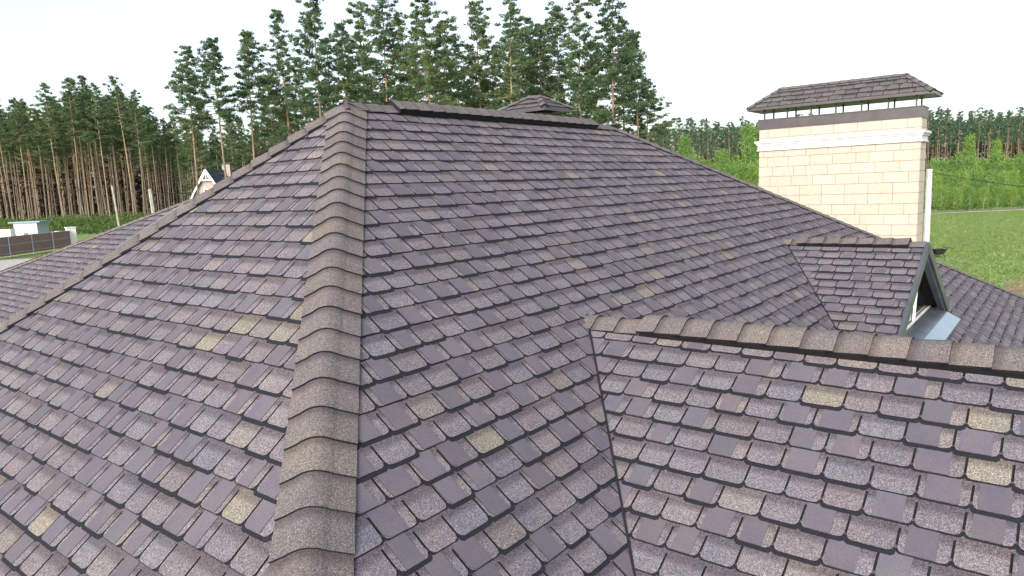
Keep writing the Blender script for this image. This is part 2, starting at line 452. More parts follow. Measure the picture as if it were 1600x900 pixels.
# front gable wing
GY = G0.y-7.0
dg = G0.z-ZE
ge = Vector((G0.x, GY, G0.z))
make_slope('roof_slope', G0, Vector((0, -1, 0)), Vector((1, 0, PG)), [G0+Vector((0, .12, 0)), ge, ge+Vector((-dg/PG, 0, -dg)), G0+Vector((-dg/PG, -dg/PA+.25, -dg))], 5, parent=roof, yellow=1.0)
make_slope('roof_slope', G0, Vector((0, 1, 0)), Vector((-1, 0, PG)), [G0+Vector((0, .12, 0)), ge, ge+Vector((dg/PG, 0, -dg)), G0+Vector((dg/PG, -dg/PA+.25, -dg))], 6, parent=roof)
# rear wing seen past the left hip
Wo = P0+Vector((6, 0, 0))
w_lo = hit(-120, 473, nS, Wo); w_hi = hit(306, 309.5, nS, Wo)
w1 = Vector((w_hi.x, w_hi.y-9, w_hi.z)); wd_ = w_hi.z-w_lo.z
w2 = Vector((w_lo.x, w_hi.y-9, w_lo.z))
make_slope('roof_slope', w_hi, Vector((0, -1, 0)), Vector((1, 0, PB)), [w_hi, w_lo, w2, w1], 7, parent=roof, yellow=.2)
make_slope('roof_slope', w_hi, Vector((-1, 0, 0)), Vector((0, -1, .26)), [w_hi, w_lo, Vector((w_hi.x+6, w_lo.y, w_lo.z)), w_hi+Vector((3, 0, 0))], 8, parent=roof, yellow=.2)

# ---- bent cap shingles along hips and ridges
CAPC = [(.121, .106, .104), (.114, .101, .103), (.131, .115, .107), (.121, .104, .105)]
def caps(name, A, B, dirL, dirR, wl, wr, lift=0, pitch=.245, seed=0, parent=None, vent=False, cols=None, thick=.012, step=.013):
    """cap pieces laid from A (low end, exposed butts) to B; dirL/dirR point down each slope, square to the line"""
    rng = random.Random(seed); mb = MB()
    u = (B-A); L = u.length; u.normalize(); dirL = dirL.normalized(); dirR = dirR.normalized()
    n_up = -(dirL+dirR).normalized()
    nl = dirL.cross(u); nl = nl if nl.z > 0 else -nl; nl.normalize()
    nr = dirR.cross(u); nr = nr if nr.z > 0 else -nr; nr.normalize()
    prof = []                       # (direction offset from line, normal)
    rd = .07
    for k in range(7):
        q = -1+2*k/6
        if k == 0: prof.append((dirL*wl, nl))
        elif k == 6: prof.append((dirR*wr, nr))
    rd = min(.115, wl*.55, wr*.55); pts = [(dirL*wl, nl), (dirL*(wl*.5+rd*.5), nl)]
    for k in range(9):
        q = k/8; pts.append((dirL*(rd*(1-q)**2)+dirR*(rd*q*q)+n_up*.020*math.sin(math.pi*q), (nl*(1-q)+nr*q).normalized()))
    pts += [(dirR*(wr*.5+rd*.5), nr), (dirR*wr, nr)]
    W = lambda i, s, h: A+u*s+pts[i][0]+pts[i][1]*h
    n = int(L/pitch)+1; np_ = len(pts)
    base = .016+lift
    for k in range(n):
        s0_ = k*pitch+rng.uniform(-.006, .006); s1_ = min(s0_+pitch*1.22, L+.02)
        if s0_ > L-.03: break
        cc = rng.choice(cols or CAPC); f = rng.uniform(.93, 1.07); cc = (*[x*f*1.14 for x in cc], .9)
        sk = rng.uniform(-.004, .004)
        h0 = base+step+thick*.5; h1 = base+.002
        for i in range(np_-1):
            a, b, c, d = W(i, s0_+sk*(i/np_), h0), W(i+1, s0_+sk*((i+1)/np_), h0), W(i+1, s1_, h1), W(i, s1_, h1)
            vv = .93*(s1_-s0_)/pitch/1.22
            mb.poly([a, b, c, d], c=cc, uv=[(0, 0), (0, 0), (0, vv*1.02), (0, vv*1.02)], smooth=True)
            mb.poly([W(i, s0_, h0), W(i, s0_, base-.014), W(i+1, s0_, base-.014), W(i+1, s0_, h0)], m=1)
        for i in (0, np_-1):
            mb.poly([W(i, s0_, h0), W(i, s0_, base-.016), W(i, s1_, base-.016), W(i, s1_, h1)], m=1)
    if lift:
        # black ventilated profile under the caps
        def prof_pt(i, s, h, k): return A+u*s+pts[i][0]*k+pts[i][1]*h
        for i in (0, np_-1):
            mb.poly([prof_pt(i, 0, base+.002, .97), prof_pt(i, 0, 0, .97), prof_pt(i, L, 0, .97), prof_pt(i, L, base+.002, .97)], m=2)
        for s in (0, L):
            for i in range(np_-1):
                mb.poly([prof_pt(i, s, base+.004, .98), prof_pt(i, s, 0, .98), prof_pt(i+1, s, 0, .98), prof_pt(i+1, s, base+.004, .98)], m=2)
    return hbuild(mb, name, [M['shingle'], M['strip'], M['vent']], parent)

VC2 = [(.112, .098, .098), (.119, .104, .102), (.106, .094, .095)]
def perp(slope_dir, u):
    """the direction on a slope square to line u, pointing down"""
    v = slope_dir-u*slope_dir.dot(u)
    return (v if v.z < 0 else -v).normalized()
def down_perp(n, u):
    v = n.cross(u).normalized(); return v if v.z < 0 else -v
X, Y = Vector((1, 0, 0)), Vector((0, 1, 0))
nFr, nSr, nBr, nRr = Vector((0, -PA, 1)), Vector((-PB, 0, 1)), Vector((0, PC, 1)), Vector((PD, 0, 1))
def hipcaps(top, low, n1, n2, w1_, w2_, seed, **k):
    u = (top-low).normalized(); return caps('hip_cap', low, top, down_perp(n1, u), down_perp(n2, u), w1_, w2_, seed=seed, parent=roof, **k)
hipcaps(P0, cFL, nSr, nFr, .205, .245, 21)
hipcaps(P0, cBL, nBr, nSr, .2, .235, 22, cols=VC2, thick=.02, step=.02)
hipcaps(P1, cFR, nFr, nRr, .13, .17, 23, pitch=.25, cols=VC2)
hipcaps(P1, cBR, nRr, nBr, .17, .17, 24, pitch=.25)
hipcaps(w_hi, w_lo, Vector((-PB, 0, 1)), Vector((0, .26, 1)), .12, .14, 25)
dF, dB = Vector((0, -1, -PA)).normalized(), Vector((0, 1, -PC)).normalized()
VC = [(.100, .090, .092), (.108, .096, .096), (.094, .087, .090)]
caps('ridge_cap', P1+X*.05, P0-X*.05, dB, dF, .17, .17, pitch=.235, seed=31, parent=roof, cols=VC)
caps('ridge_vent', Vector((10.50, P0.y, P0.z)), Vector((5.98, P0.y, P0.z)), dB, dF, .175, .175, lift=.07, pitch=.235, seed=32, parent=roof, cols=VC)
gl, gr = Vector((-1, 0, -PG)).normalized(), Vector((1, 0, -PG)).normalized()
caps('ridge_cap', ge, G0+Y*.15, gl, gr, .19, .19, pitch=.245, seed=33, parent=roof)
gv = hit(1013, 522, nG, G0)
caps('ridge_vent', Vector((G0.x, GY+.3, G0.z)), Vector((G0.x, gv.y+.06, G0.z)), gl, gr, .20, .20, lift=.058, pitch=.245, seed=34, parent=roof)

# valley lines: narrow dark metal where the slopes meet
def valley(A, B, wd=.016):
    mb = MB(); mb.bar(A+UP*.008, B+UP*.008, wd, .026); return hbuild(mb, 'valley_flashing', M['strip'], roof)
vd = Vector((-1/PG, -1/PA, -1)); valley(G0+UP*.006, G0+vd*2.2+UP*.006)
vr = Vector((1/PG, -1/PA, -1)); valley(G0+UP*.006, G0+vr*2.2+UP*.006)

# eaves, fascia and walls below
mb = MB()
def ring(z0, z1, inset, m=0):
    c = [cFL, cFR, cBR, cBL]
    q = [Vector((cFL.x+inset, cFL.y+inset, 0)), Vector((cFR.x-inset, cFR.y+inset, 0)), Vector((cBR.x-inset, cBR.y-inset, 0)), Vector((cBL.x+inset, cBL.y-inset, 0))]
    for i in range(4):
        a, b = q[i], q[(i+1) % 4]
        mb.poly([Vector((a.x, a.y, z0)), Vector((b.x, b.y, z0)), Vector((b.x, b.y, z1)), Vector((a.x, a.y, z1))], m=m)
ring(0, ZE-.05, .5)
gx0, gx1 = G0.x-dg/PG, G0.x+dg/PG
for a, b in (((gx0+.5, cFL.y+.5), (gx0+.5, GY+.4)), ((gx0+.5, GY+.4), (gx1-.5, GY+.4)), ((gx1-.5, GY+.4), (gx1-.5, cFL.y+.5))):
    mb.poly([(a[0], a[1], 0), (b[0], b[1], 0), (b[0], b[1], ZE-.05), (a[0], a[1], ZE-.05)])
mb.poly([(gx0+.5, GY+.4, ZE-.05), (gx1-.5, GY+.4, ZE-.05), (G0.x, GY+.4, G0.z-.35)])
hbuild(mb, 'wall', M['wall'])
mb = MB()
for a, b in ((w2, w_lo), ):
    mb.poly([(a.x+.4, a.y, 0), (b.x+.4, b.y-.4, 0), (b.x+.4, b.y-.4, a.z), (a.x+.4, a.y, a.z)])
hbuild(mb, 'wall', M['wall'])
mb = MB()
q = [cFL, cFR, cBR, cBL]
for i in range(4):
    a, b = q[i], q[(i+1) % 4]; mb.bar(a-UP*.09, b-UP*.09, .03, .16)
hbuild(mb, 'fascia', M['metal'])
mb = MB(); mb.poly([p-UP*.17 for p in q]); hbuild(mb, 'soffit', M['soffit'])
mb = MB(); a = Vector((gx0, cFL.y, ZE-.09)); b = Vector((gx0, GY, ZE-.09)); mb.bar(a, b, .03, .16)
a = Vector((gx1, cFL.y, ZE-.09)); b = Vector((gx1, GY, ZE-.09)); mb.bar(a, b, .03, .16)
for sx in (gx0, gx1): mb.bar(Vector((sx, GY, ZE-.09)), ge-UP*.09, .03, .16)
hbuild(mb, 'fascia', M['metal'])
# pale metal strip behind the left hip
uh = (cBL-P0).normalized()
db = down_perp(nBr, uh)
mb = MB()
t0_, t1_ = 2.15*P0.z/P0.z, 0
sa = P0+uh*2.22+db*.05+UP*.085; sb = P0+uh*3.12+db*.05+UP*.085
mb.bar(sa, sb, .018, .012)
hbuild(mb, 'flashing_strip', M['zinc'], roof)

# ---- dormer
dorm = empty('dormer', parent=house)
DL = 2.13; De = D0+Vector((0, -DL, 0)); dd = 1.42
for sgn, sd_ in ((-1, 41), (1, 42)):
    cs_ = [D0+Y*.1, De, De+Vector((sgn*dd/PH, 0, -dd)), D0+Vector((sgn*dd/PH, -dd/PA+.1, -dd))]
    make_slope('dormer_roof', D0, Vector((0, sgn, 0)), Vector((-sgn, 0, PH)), cs_, sd_, parent=dorm, yellow=0)
dl, dr = Vector((-1, 0, -PH)).normalized(), Vector((1, 0, -PH)).normalized()
caps('dormer_ridge_cap', De, D0+Y*.1, dl, dr, .15, .15, pitch=.25, seed=43, parent=dorm)
caps('dormer_vent', De+Y*.22, De+Y*1.86, dl, dr, .165, .165, lift=.05, pitch=.25, seed=44, parent=dorm)
valley(D0+UP*.006, D0+Vector((-1/PH, -1/PA, -1))*1.7+UP*.006, .01)
mb = MB()
for sgn in (-1, 1):      # verge boards
    dv = Vector((sgn, 0, -PH)).normalized(); a = De+Vector((0, -.02, -.045)); b = a+dv*(dd/abs(dv.z))
    mb.bar(a-dv*.0, b, .05, .15)
    mb.bar(a+Vector((0, .06, -.1)), b+Vector((0, .06, -.1)), .09, .09)
hbuild(mb, 'verge_board', M['zinc'], dorm)
mb = MB()
ap = De+Vector((0, .26, -.13)); zb = De.z-dd+.02
fl = Vector((ap.x-(ap.z-zb)/PH, ap.y, zb)); fr_ = Vector((ap.x+(ap.z-zb)/PH, ap.y, zb))
mb.poly([fl, fr_, ap]); hbuild(mb, 'window_pane', M['glass'], dorm)
mb = MB()
for sgn in (-1, 1):       # soffits from window to verge
    e0 = ap; e1 = fl if sgn < 0 else fr_
    o_ = Vector((0, -.24, 0)); mb.poly([e0, e1, e1+o_, e0+o_])
hbuild(mb, 'soffit', M['soffit'], dorm)
mb = MB()
k = lambda a, b, t: a+(b-a)*t
for a, b in ((ap, fl), (ap, fr_), (fl, fr_), (k(fl, fr_, .5), ap), (k(fl, fr_, .36), k(fl, ap, .62)), (k(fl, fr_, .64), k(fr_, ap, .62))):
    mb.bar(a+Vector((0, -.03, .03)), b+Vector((0, -.03, .03)), .04, .032)
hbuild(mb, 'window_frame', M['white'], dorm)
mb = MB()
yb = lambda z: P0.y+(z-P0.z)/PA      # front slope y at height z
zs1 = zb-.16
a0, a1 = fl+Vector((.05, -.05, .03)), fr_+Vector((-.05, -.05, .03))
b0, b1 = Vector((fl.x+.05, De.y-.05, zb-.06)), Vector((fr_.x-.05, De.y-.05, zb-.06))
mb.poly([a0, a1, b1, b0]); hbuild(mb, 'sill', M['zinc'], dorm)
mb = MB()
c0, c1 = Vector((b0.x-.05, De.y-.26, zb-.18)), Vector((b1.x+.06, De.y-.26, zb-.18))
mb.poly([b0+Vector((0, .02, .004)), b1+Vector((.06, .02, .004)), c1, c0]); mb.poly([c0, c1, c1-UP*.03, c0-UP*.03])
mb.poly([b0-UP*.35, b1-UP*.35, b1-UP*.004, b0-UP*.004])
hbuild(mb, 'sill_flashing', M['sill'], dorm)

# ---- chimneys
CAPT = [((.088, .080, .082), 2), ((.096, .087, .088), 2), ((.080, .074, .078), 1)]
def chimney(X0, y0, y1, thick, ztop, zbot, trimz, course, npost, ov, seed, cap_rise, cap_up, endov=None):
    root = empty('chimney', parent=house); rng = random.Random(seed)
    mb = MB()
    # core (mortar) and blocks laid on four faces
    mb.box(((X0+thick/2), (y0+y1)/2, (ztop+zbot)/2), (thick-.012, y1-y0-.012, ztop-zbot), m=1)
    z = ztop; r = 0
    faces = [(Vector((X0, y0, 0)), Y, y1-y0, Vector((-1, 0, 0))), (Vector((X0+thick, y0, 0)), Y, y1-y0, X),
             (Vector((X0, y0, 0)), X, thick, Vector((0, -1, 0))), (Vector((X0, y1, 0)), X, thick, Y)]
    while z > zbot:
        for (o_, ax, L, nn) in faces:
            s = -rng.choice([.0, .26, .14, .38])
            while s < L:
                l = .55 if rng.random() > .08 else .3
                a, b_ = max(0, s), min(L, s+l); s += l
                if b_-a < .05: continue
                k_ = rng.uniform(.965, 1.03); wm = rng.random() < .12
                cc = (.50*k_, .452*k_*(.98 if wm else 1), .392*k_*(.95 if wm else 1), 1)
                p = o_+ax*((a+b_)/2)+nn*(-.002)+UP*(z-course/2)
                mb.box(p, (b_-a-.012, .022, course-.012), (ax, nn, UP), m=0, col_=cc)
        z -= course; r += 1
    hbuild(mb, 'chimney_body', [M['block'], M['mortar']], root)
    if trimz:
        mb = MB(); cxm, cym = X0+thick/2, (y0+y1)/2
        for (dz_, hh, ex) in ((0, .06, .10), (-.055, .05, .065), (-.14, .125, .035), (-.215, .03, .055)):
            mb.box((cxm, cym, trimz+dz_), (thick+2*ex, y1-y0+2*ex, hh))
        hbuild(mb, 'stone_moulding', M['trim'], root)
    mb = MB(); cxm, cym = X0+thick/2, (y0+y1)/2
    bh = .25 if trimz else .12
    mb.box((cxm, cym, ztop+bh/2-.03), (thick+.06, y1-y0+.06, bh)); mb.box((cxm, cym, ztop+bh-.025), (thick+.09, y1-y0+.09, .02))
    hbuild(mb, 'metal_band', M['metal'], root)
    zt = ztop+bh-.03; ze = zt+cap_up
    for i in range(npost):
        for xx in (X0+.03, X0+thick-.03):
            yy = lerp(y0+.12, y1-.12, i/(npost-1))
            mb = MB(); mb.box((xx, yy, (zt+ze)/2-.02), (.035, .035, ze-zt+.08)); hbuild(mb, 'post', M['metal'], root)
    # little hipped roof
    eo = ov if endov is None else endov
    A = Vector((X0-ov, y0-eo, ze)); B = Vector((X0-ov, y1+eo, ze)); Cq = Vector((X0+thick+ov, y1+eo, ze)); Dq = Vector((X0+thick+ov, y0-eo, ze))
    hw = thick/2+ov; xm = X0+thick/2; run = min(hw*1.15, (y1-y0)/2+eo-.12)
    Ra = Vector((xm, y0-eo+run, ze+cap_rise)); Rb = Vector((xm, y1+eo-run, ze+cap_rise))
    mb = MB()
    mb.poly([A-UP*.05, Dq-UP*.05, Cq-UP*.05, B-UP*.05])
    for a, b_ in ((A, B), (B, Cq), (Cq, Dq), (Dq, A)): mb.bar(a-UP*.025, b_-UP*.025, .03, .07)
    hbuild(mb, 'cap_edge', M['metal'], root)
    sl_ = cap_rise/hw
    for nm, crn, S_, T_ in (('front', [Ra, Rb, B, A], Vector((0, -1, 0)), Vector((1, 0, sl_))), ('back', [Ra, Rb, Cq, Dq], Y, Vector((-1, 0, sl_))),
                            ('e1', [Ra, A, Dq], X, Vector((0, 1, cap_rise/run))), ('e2', [Rb, B, Cq], -X, Vector((0, -1, cap_rise/run)))):
        cr = [c+UP*.012 for c in crn]
        make_slope('cap_roof', cr[0], S_, T_, cr, seed+len(nm)*3+ord(nm[0]), parent=root, e=.2, yellow=0, wmin=.27, wmax=.34, tints=CAPT)
    for a, b_, n1_, n2_ in ((Ra, A, Vector((-sl_, 0, 1)), Vector((0, -cap_rise/run, 1))), (Rb, B, Vector((0, cap_rise/run, 1)), Vector((-sl_, 0, 1))),
                            (Ra, Dq, Vector((sl_, 0, 1)), Vector((0, -cap_rise/run, 1))), (Rb, Cq, Vector((0, cap_rise/run, 1)), Vector((sl_, 0, 1)))):
        u = (a-b_).normalized(); caps('cap_hip', b_+UP*.012, a+UP*.012, down_perp(n1_, u), down_perp(n2_, u), .09, .09, seed=seed, parent=root, cols=VC)
    caps('cap_ridge', Rb+UP*.012, Ra+UP*.012, Vector((-1, 0, -sl_)), Vector((1, 0, -sl_)), .1, .1, seed=seed+1, parent=root, cols=VC)
    return root
cp = pt(1431.5, 375, 17.0); XF = cp.x
nx = Vector((1, 0, 0))
top_r = hit(1447, 180, nx, cp); top_l = hit(1187, 199, nx, cp)
trm = hit(1449, 204.5, nx, cp)
ch1 = chimney(XF, cp.y, top_l.y, .8, top_r.z, ZE, trm.z, .258, 7, .20, 51, .50, .31, endov=.26)
tag(ch1, 'wide cream block chimney with white moulding and shingled cap')
# smaller vent stack behind the main ridge
cc_ = pt(835, 172.5, 13.6)
ch2 = chimney(cc_.x-.25, cc_.y-.35, cc_.y+.35, .5, cc_.z-.20, ZE, None, .2, 3, .19, 71, .25, .10, endov=.22)
tag(ch2, 'small shingled chimney cap peeping over the main ridge')

# ---------------------------------------------------------------- trees
def pine_meshes(seed, H, cf, dens, wide, leafm, dead=14, qs=.26, lean=.4, bare=.0, rk=.0072):
    """trunk mesh and crown mesh of a Scots pine standing at the origin"""
    rng = random.Random(seed)
    tr = MB(); cr = MB()
    bx, by = rng.uniform(-lean, lean), rng.uniform(-lean, lean); ph = rng.uniform(0, 6)
    axis = lambda z: Vector((bx*math.sin(z/H*2.2+ph)-bx*math.sin(ph), by*math.sin(z/H*2.7+ph)-by*math.sin(ph), z))
    r0 = rk*H
    zs = [0, .02*H]+[H*k/9 for k in range(1, 10)]
    tr.tube([axis(z) for z in zs], [r0*1.25, r0]+[r0*(1-.9*k/9)+.012 for k in range(1, 10)], 7)
    zc = H*(1-cf)
    for _ in range(dead):
        z = rng.uniform(H*.3, zc+.1*H); a = rng.uniform(0, 6.28); L = rng.uniform(.5, 2.2)*(wide/2.4)
        d = Vector((math.cos(a), math.sin(a), rng.uniform(-.15, .45)))
        p = axis(z); tr.tube([p, p+d*L*.5, p+d*L+Vector((0, 0, rng.uniform(-.2, .3)))], [.03, .02, .006], 4, cap=False)
    nb = int(31*dens); skew = rng.uniform(0, 6.28)
    for i in range(nb):
        u = (i+rng.random())/nb; z = zc+(H-zc)*(u**.85)*.985
        prof = (math.sin(min(1, (u+.16)/.42)*math.pi/2))*(1-u)**.85*1.08+.10
        if rng.random() < bare: continue
        L = wide*prof*rng.uniform(.55, 1.15); a = i*2.4+rng.uniform(-.6, .6)
        L *= 1+.28*math.cos(a-skew)
        rise = lerp(.05, .75, u)+rng.uniform(-.12, .2)
        d = Vector((math.cos(a), math.sin(a), 0)); p = axis(z); pts = []
        for t in (0, .35, .7, 1): pts.append(p+d*L*t+Vector((0, 0, rise*L*t*(.6+.5*t)-.12*L*t)))
        tr.tube(pts, [.045*(1.1-u)+.012, .03*(1.1-u)+.01, .016, .006], 4, cap=False)
        nc = max(2, int(L*2.3))
        for k in range(nc):
            t = lerp(.34, 1.05, (k+rng.random())/nc)
            ii = min(2, int(t/.36)); c = pts[ii].lerp(pts[ii+1], min(1, max(0, (t-(0, .35, .7)[ii])/.35)))
            off = Vector((rng.gauss(0, .26), rng.gauss(0, .26), rng.gauss(.05, .12)))*(.6+.5*t)
            c = c+off; rad = rng.uniform(.34, .64)*(1-.38*u); tone = max(0, min(1, rng.gauss(.45, .2)))
            for _ in range(int(24*dens)):
                v = Vector((rng.gauss(0, 1), rng.gauss(0, 1), rng.gauss(0, 1))); v.normalize(); v *= rad*rng.random()**.45; v.z *= .55
                q = c+v; s_ = qs*rng.uniform(.55, 1.2)
                dr_ = (v+Vector((0, 0, .15))).normalized()
                sd2 = dr_.cross(Vector((rng.uniform(-1, 1), rng.uniform(-1, 1), rng.uniform(-1, 1)))); 
                if sd2.length < .05: continue
                sd2.normalize(); tn = max(0, min(1, tone+rng.uniform(-.18, .18)))
                cr.poly([q-dr_*s_*.4, q+sd2*s_*.24, q+dr_*s_*.7, q-sd2*s_*.24], c=(tn, tn, tn, 1))
    return tr, cr
def make_proto(name, trcr, bark, leaf):
    tr, cr = trcr
    root = empty(name, (0, 0, -50))
    t = tr.build('trunk', bark, root, merge=True); c = cr.build('crown', leaf, root)
    return root
protos = {}
used = set()
def plant(key, pos, h=None, rz=None, label='', cat='pine tree', group=None, wide=1.0):
    root, kids, H0 = protos[key]
    s = (h/H0) if h else 1
    if key not in used:
        r = root; used.add(key)
    else:
        r = root.copy(); col.objects.link(r)
        for kd in kids:
            k2 = kd.copy(); col.objects.link(k2); k2.parent = r
    r.location = pos; r.rotation_euler = (0, 0, random.uniform(0, 6.28) if rz is None else rz); r.scale = (s*wide, s*wide, s)
    r['label'] = label; r['category'] = cat
    if group: r['group'] = group
    elif 'group' in r: del r['group']
    return r
def add_proto(key, name, mbs, bark, leaf, H0):
    r = make_proto(name, mbs, bark, leaf); protos[key] = (r, list(r.children), H0)
for i in range(7):
    add_proto('mid%d' % i, 'pine_tree', pine_meshes(100+i, 24, [.48, .42, .58, .45, .38, .54, .64][i], 2.0, [3.1, 3.8, 2.6, 4.2, 2.7, 3.9, 3.5][i], None, dead=26, qs=.27), M['bark'], M['needles'], 24)
for i in range(5):
    add_proto('left%d' % i, 'pine_tree', pine_meshes(200+i, 24, [.36, .42, .33, .46, .38][i], 1.25, [2.3, 2.7, 2.1, 2.5, 2.9][i], None, dead=18, qs=.34, lean=.6, rk=.0058), M['bark'], M['needles2'], 24)
for i in range(5):
    add_proto('far%d' % i, 'pine_tree', pine_meshes(300+i, 20, [.36, .42, .32, .4, .46][i], .62, [1.9, 2.3, 1.7, 2.1, 2.0][i], None, dead=8, qs=.45, rk=.0062), M['bark'], M['farneedles'], 20)

def bush_meshes(seed, H, wide, n, qs=.3, stems=3, z0=.05):
    rng = random.Random(seed); tr = MB(); cr = MB()
    for k in range(stems):
        a = rng.uniform(0, 6.28); sp = wide*.35*rng.random()*(stems > 1)
        top = Vector((math.cos(a)*sp, math.sin(a)*sp, H*rng.uniform(.75, .97)))
        tr.tube([Vector((0, 0, 0)), top*.5+Vector((rng.uniform(-.1, .1), 0, 0)), top], [.012*H, .008*H, .003*H], 5, cap=False)
        m = n//stems
        for j in range(m):
            u = rng.random()**.8; z = lerp(z0*H, H, u)
            prof = math.sin(math.pi*min(.97, max(.05, .18+.80*u)))**.8
            rr = wide*.5*prof*math.sqrt(rng.random()); aa = rng.uniform(0, 6.28)
            c = top*(z/H)*.9+Vector((0, 0, z-(top*(z/H)*.9).z))+Vector((math.cos(aa)*rr, math.sin(aa)*rr, 0))
            tone = max(0, min(1, rng.gauss(.5, .22)))
            for _ in range(4):
                q = c+Vector((rng.gauss(0, .16), rng.gauss(0, .16), rng.gauss(0, .14)))
                d1 = Vector((rng.gauss(0, 1), rng.gauss(0, 1), rng.gauss(0, 1))).normalized(); d2 = d1.cross(Vector((rng.gauss(0, 1), rng.gauss(0, 1), 1))).normalized()
                s_ = qs*rng.uniform(.5, 1.1)
                cr.poly([q-d1*s_*.5, q+d2*s_*.35, q+d1*s_*.5, q-d2*s_*.35], c=(tone, tone, tone, 1))
    return tr, cr
for i in range(3): add_proto('birch%d' % i, 'birch_tree', bush_meshes(400+i, 7, [2.3, 3.0, 1.9][i], 900, .22, 3, .10), M['birchbark'], M['leaves'], 7)
for i in range(3): add_proto('bush%d' % i, 'bush', bush_meshes(420+i, 4, [3.4, 2.6, 3.9][i], 900, .20, 6, .02), M['birchbark'], M['leaves'], 4)

def top_at(px, py, depth):
    """ground point and tree height so that the tree top stands where the photo shows it"""
    p = pt(px, py, depth); z = hgt(p.x, p.y); return Vector((p.x, p.y, z)), p.z-z

rng = random.Random(5)
ORD = 'first second third fourth fifth sixth seventh eighth ninth tenth eleventh twelfth thirteenth fourteenth fifteenth sixteenth seventeenth eighteenth nineteenth twentieth'.split()
ORD += ['twenty-'+x for x in ORD[:9]]+['thirtieth']+['thirty-'+x for x in ORD[:9]]+['fortieth']+['forty-'+x for x in ORD[:9]]
# the tall pines straight behind the house (pixel of the top, depth, mesh)
mid = [(286, 72, 84, 'mid0'), (335, 62, 82, 'mid1'), (379, 50, 86, 'mid4'), (420, 118, 100, 'mid3'), (436, 16, 88, 'mid2'), (486, -6, 80, 'mid0'), (462, 90, 104, 'mid5'),
       (532, 40, 100, 'mid4'), (556, 2, 86, 'mid6'), (592, -14, 82, 'mid5'), (618, 22, 92, 'mid2'), (664, -6, 78, 'mid3'), (640, 70, 104, 'mid1'), (708, 52, 90, 'mid6'),
       (690, 34, 100, 'mid2'), (744, 4, 86, 'mid0'), (768, 84, 100, 'mid5'), (792, -18, 80, 'mid2'), (818, 28, 92, 'mid3'), (846, 40, 86, 'mid1'), (876, 10, 94, 'mid4'),
       (905, -10, 80, 'mid6'), (928, 66, 98, 'mid0'), (952, -20, 78, 'mid5'), (972, 30, 90, 'mid2'), (997, 54, 88, 'mid4'), (1010, 128, 92, 'mid3'),
       (508, 150, 112, 'mid3'), (400, 190, 118, 'mid6'), (355, 170, 112, 'mid5'), (300, 190, 116, 'mid3'), (575, 120, 110, 'mid1'), (725, 130, 112, 'mid6'), (860, 120, 112, 'mid5'),
       (448, 175, 112, 'mid5'), (548, 150, 118, 'mid6'), (680, 110, 114, 'mid0'), (800, 110, 116, 'mid6'), (608, 128, 116, 'mid3'), (756, 128, 118, 'mid5'), (636, 140, 120, 'mid6'),(900,128,116,'mid1'),(830,132,120,'mid3'),(490,170,120,'mid1'),(530,165,122,'mid5')]
LM = ['bare-trunked', 'bushy-crowned', 'thin-crowned', 'broad-crowned', 'slender', 'dense', 'full-crowned']
special = {0: 'tall bare-trunked pine, first of the row behind the small white-gabled house', 1: 'bushy pine with a thick bare trunk rising right beside the small white-gabled house',
           2: 'slender pine third from the left of the tall row, above the left hip', 25: 'slender pine at the right-hand end of the tall row', 26: 'shortest ragged pine at the far right end of the tall row',
           5: 'tall pine with a long pale bare trunk just left of the roof peak', 11: 'tall pine with reddish trunk and dead side branches behind the ridge vent', 23: 'tall pine with twin-looking reddish trunk near the right end of the ridge'}
midf = sorted([m for m in mid if m[2] < 105]); midb = sorted([m for m in mid if m[2] >= 105])
for i, (px, py, dpt, key) in enumerate(mid):
    p, h = top_at(px, py, dpt)
    if i in special: lab = special[i]; grp = None
    else:
        front = dpt < 105
        lab = (ORD[midf.index(mid[i])]+' tall pine of the front row behind the roof, counted from the cottage') if front else (ORD[midb.index(mid[i])]+' pine, from the left, of the shaded row behind the tall front pines')
    plant(key, p, h, label=lab, group='tall pines behind the house')
# forest on the left
n = 0
tops = [(0, 150), (25, 130), (50, 132), (85, 125), (118, 105), (135, 112), (155, 120), (175, 112), (200, 120), (215, 115), (240, 150), (262, 170), (290, 185), (330, 190), (380, 185), (430, 190)]
def top_line(px):
    for (a, b), (c, d) in zip(tops, tops[1:]):
        if a <= px <= c: return lerp(b, d, (px-a)/(c-a))
    return tops[0][1] if px < 0 else 190
def left_forest():
    cnt = 0
    for row, (dp, step, drop) in enumerate([(124, 19, 0), (132, 17, 14), (142, 18, 26), (152, 18, 34), (164, 19, 38)]):
        px = -70+rng.uniform(0, 14)
        while px < 470:
            jx = rng.uniform(-3.5, 3.5); t = top_line(px)+drop+abs(rng.gauss(0, 20))
            p, h = top_at(px+jx, t, dp+rng.uniform(-4, 4))
            edge_ = row == 0
            plant('left%d' % rng.randrange(5), p, h, label=((ORD[cnt]+' bare-trunked pine on the front edge of the left forest, counted from the left') if edge_ else 'bare-trunked pine deeper inside the left forest'),
                  group='pines of the forest on the left')
            cnt += 1; px += step*rng.uniform(.75, 1.3)
            if row > 0 and px > 440: break
    return cnt
nl_ = left_forest()
def right_forest():
    cnt = 0
    for row, (dp, step, drop) in enumerate([(190, 17, 0), (198, 17, 4), (208, 18, 3)]):
        px = 1000+rng.uniform(0, 8)
        while px < 1660:
            t = lerp(190, 168, (px-1010)/590)+rng.uniform(-4, 12)+drop*.5
            p, h = top_at(px, t, dp+rng.uniform(-4, 4))
            if not (1205 < px < 1425 and row > 0):
                plant('far%d' % rng.randrange(5), p, h, label=((ORD[cnt]+' narrow pine, from the left, on the front edge of the distant right forest') if row == 0 else 'narrow pine behind the edge of the distant forest on the right'),
                      group='pines of the distant forest on the right'); cnt += 1
            px += step*rng.uniform(.7, 1.3)
    return cnt
nr_ = right_forest()
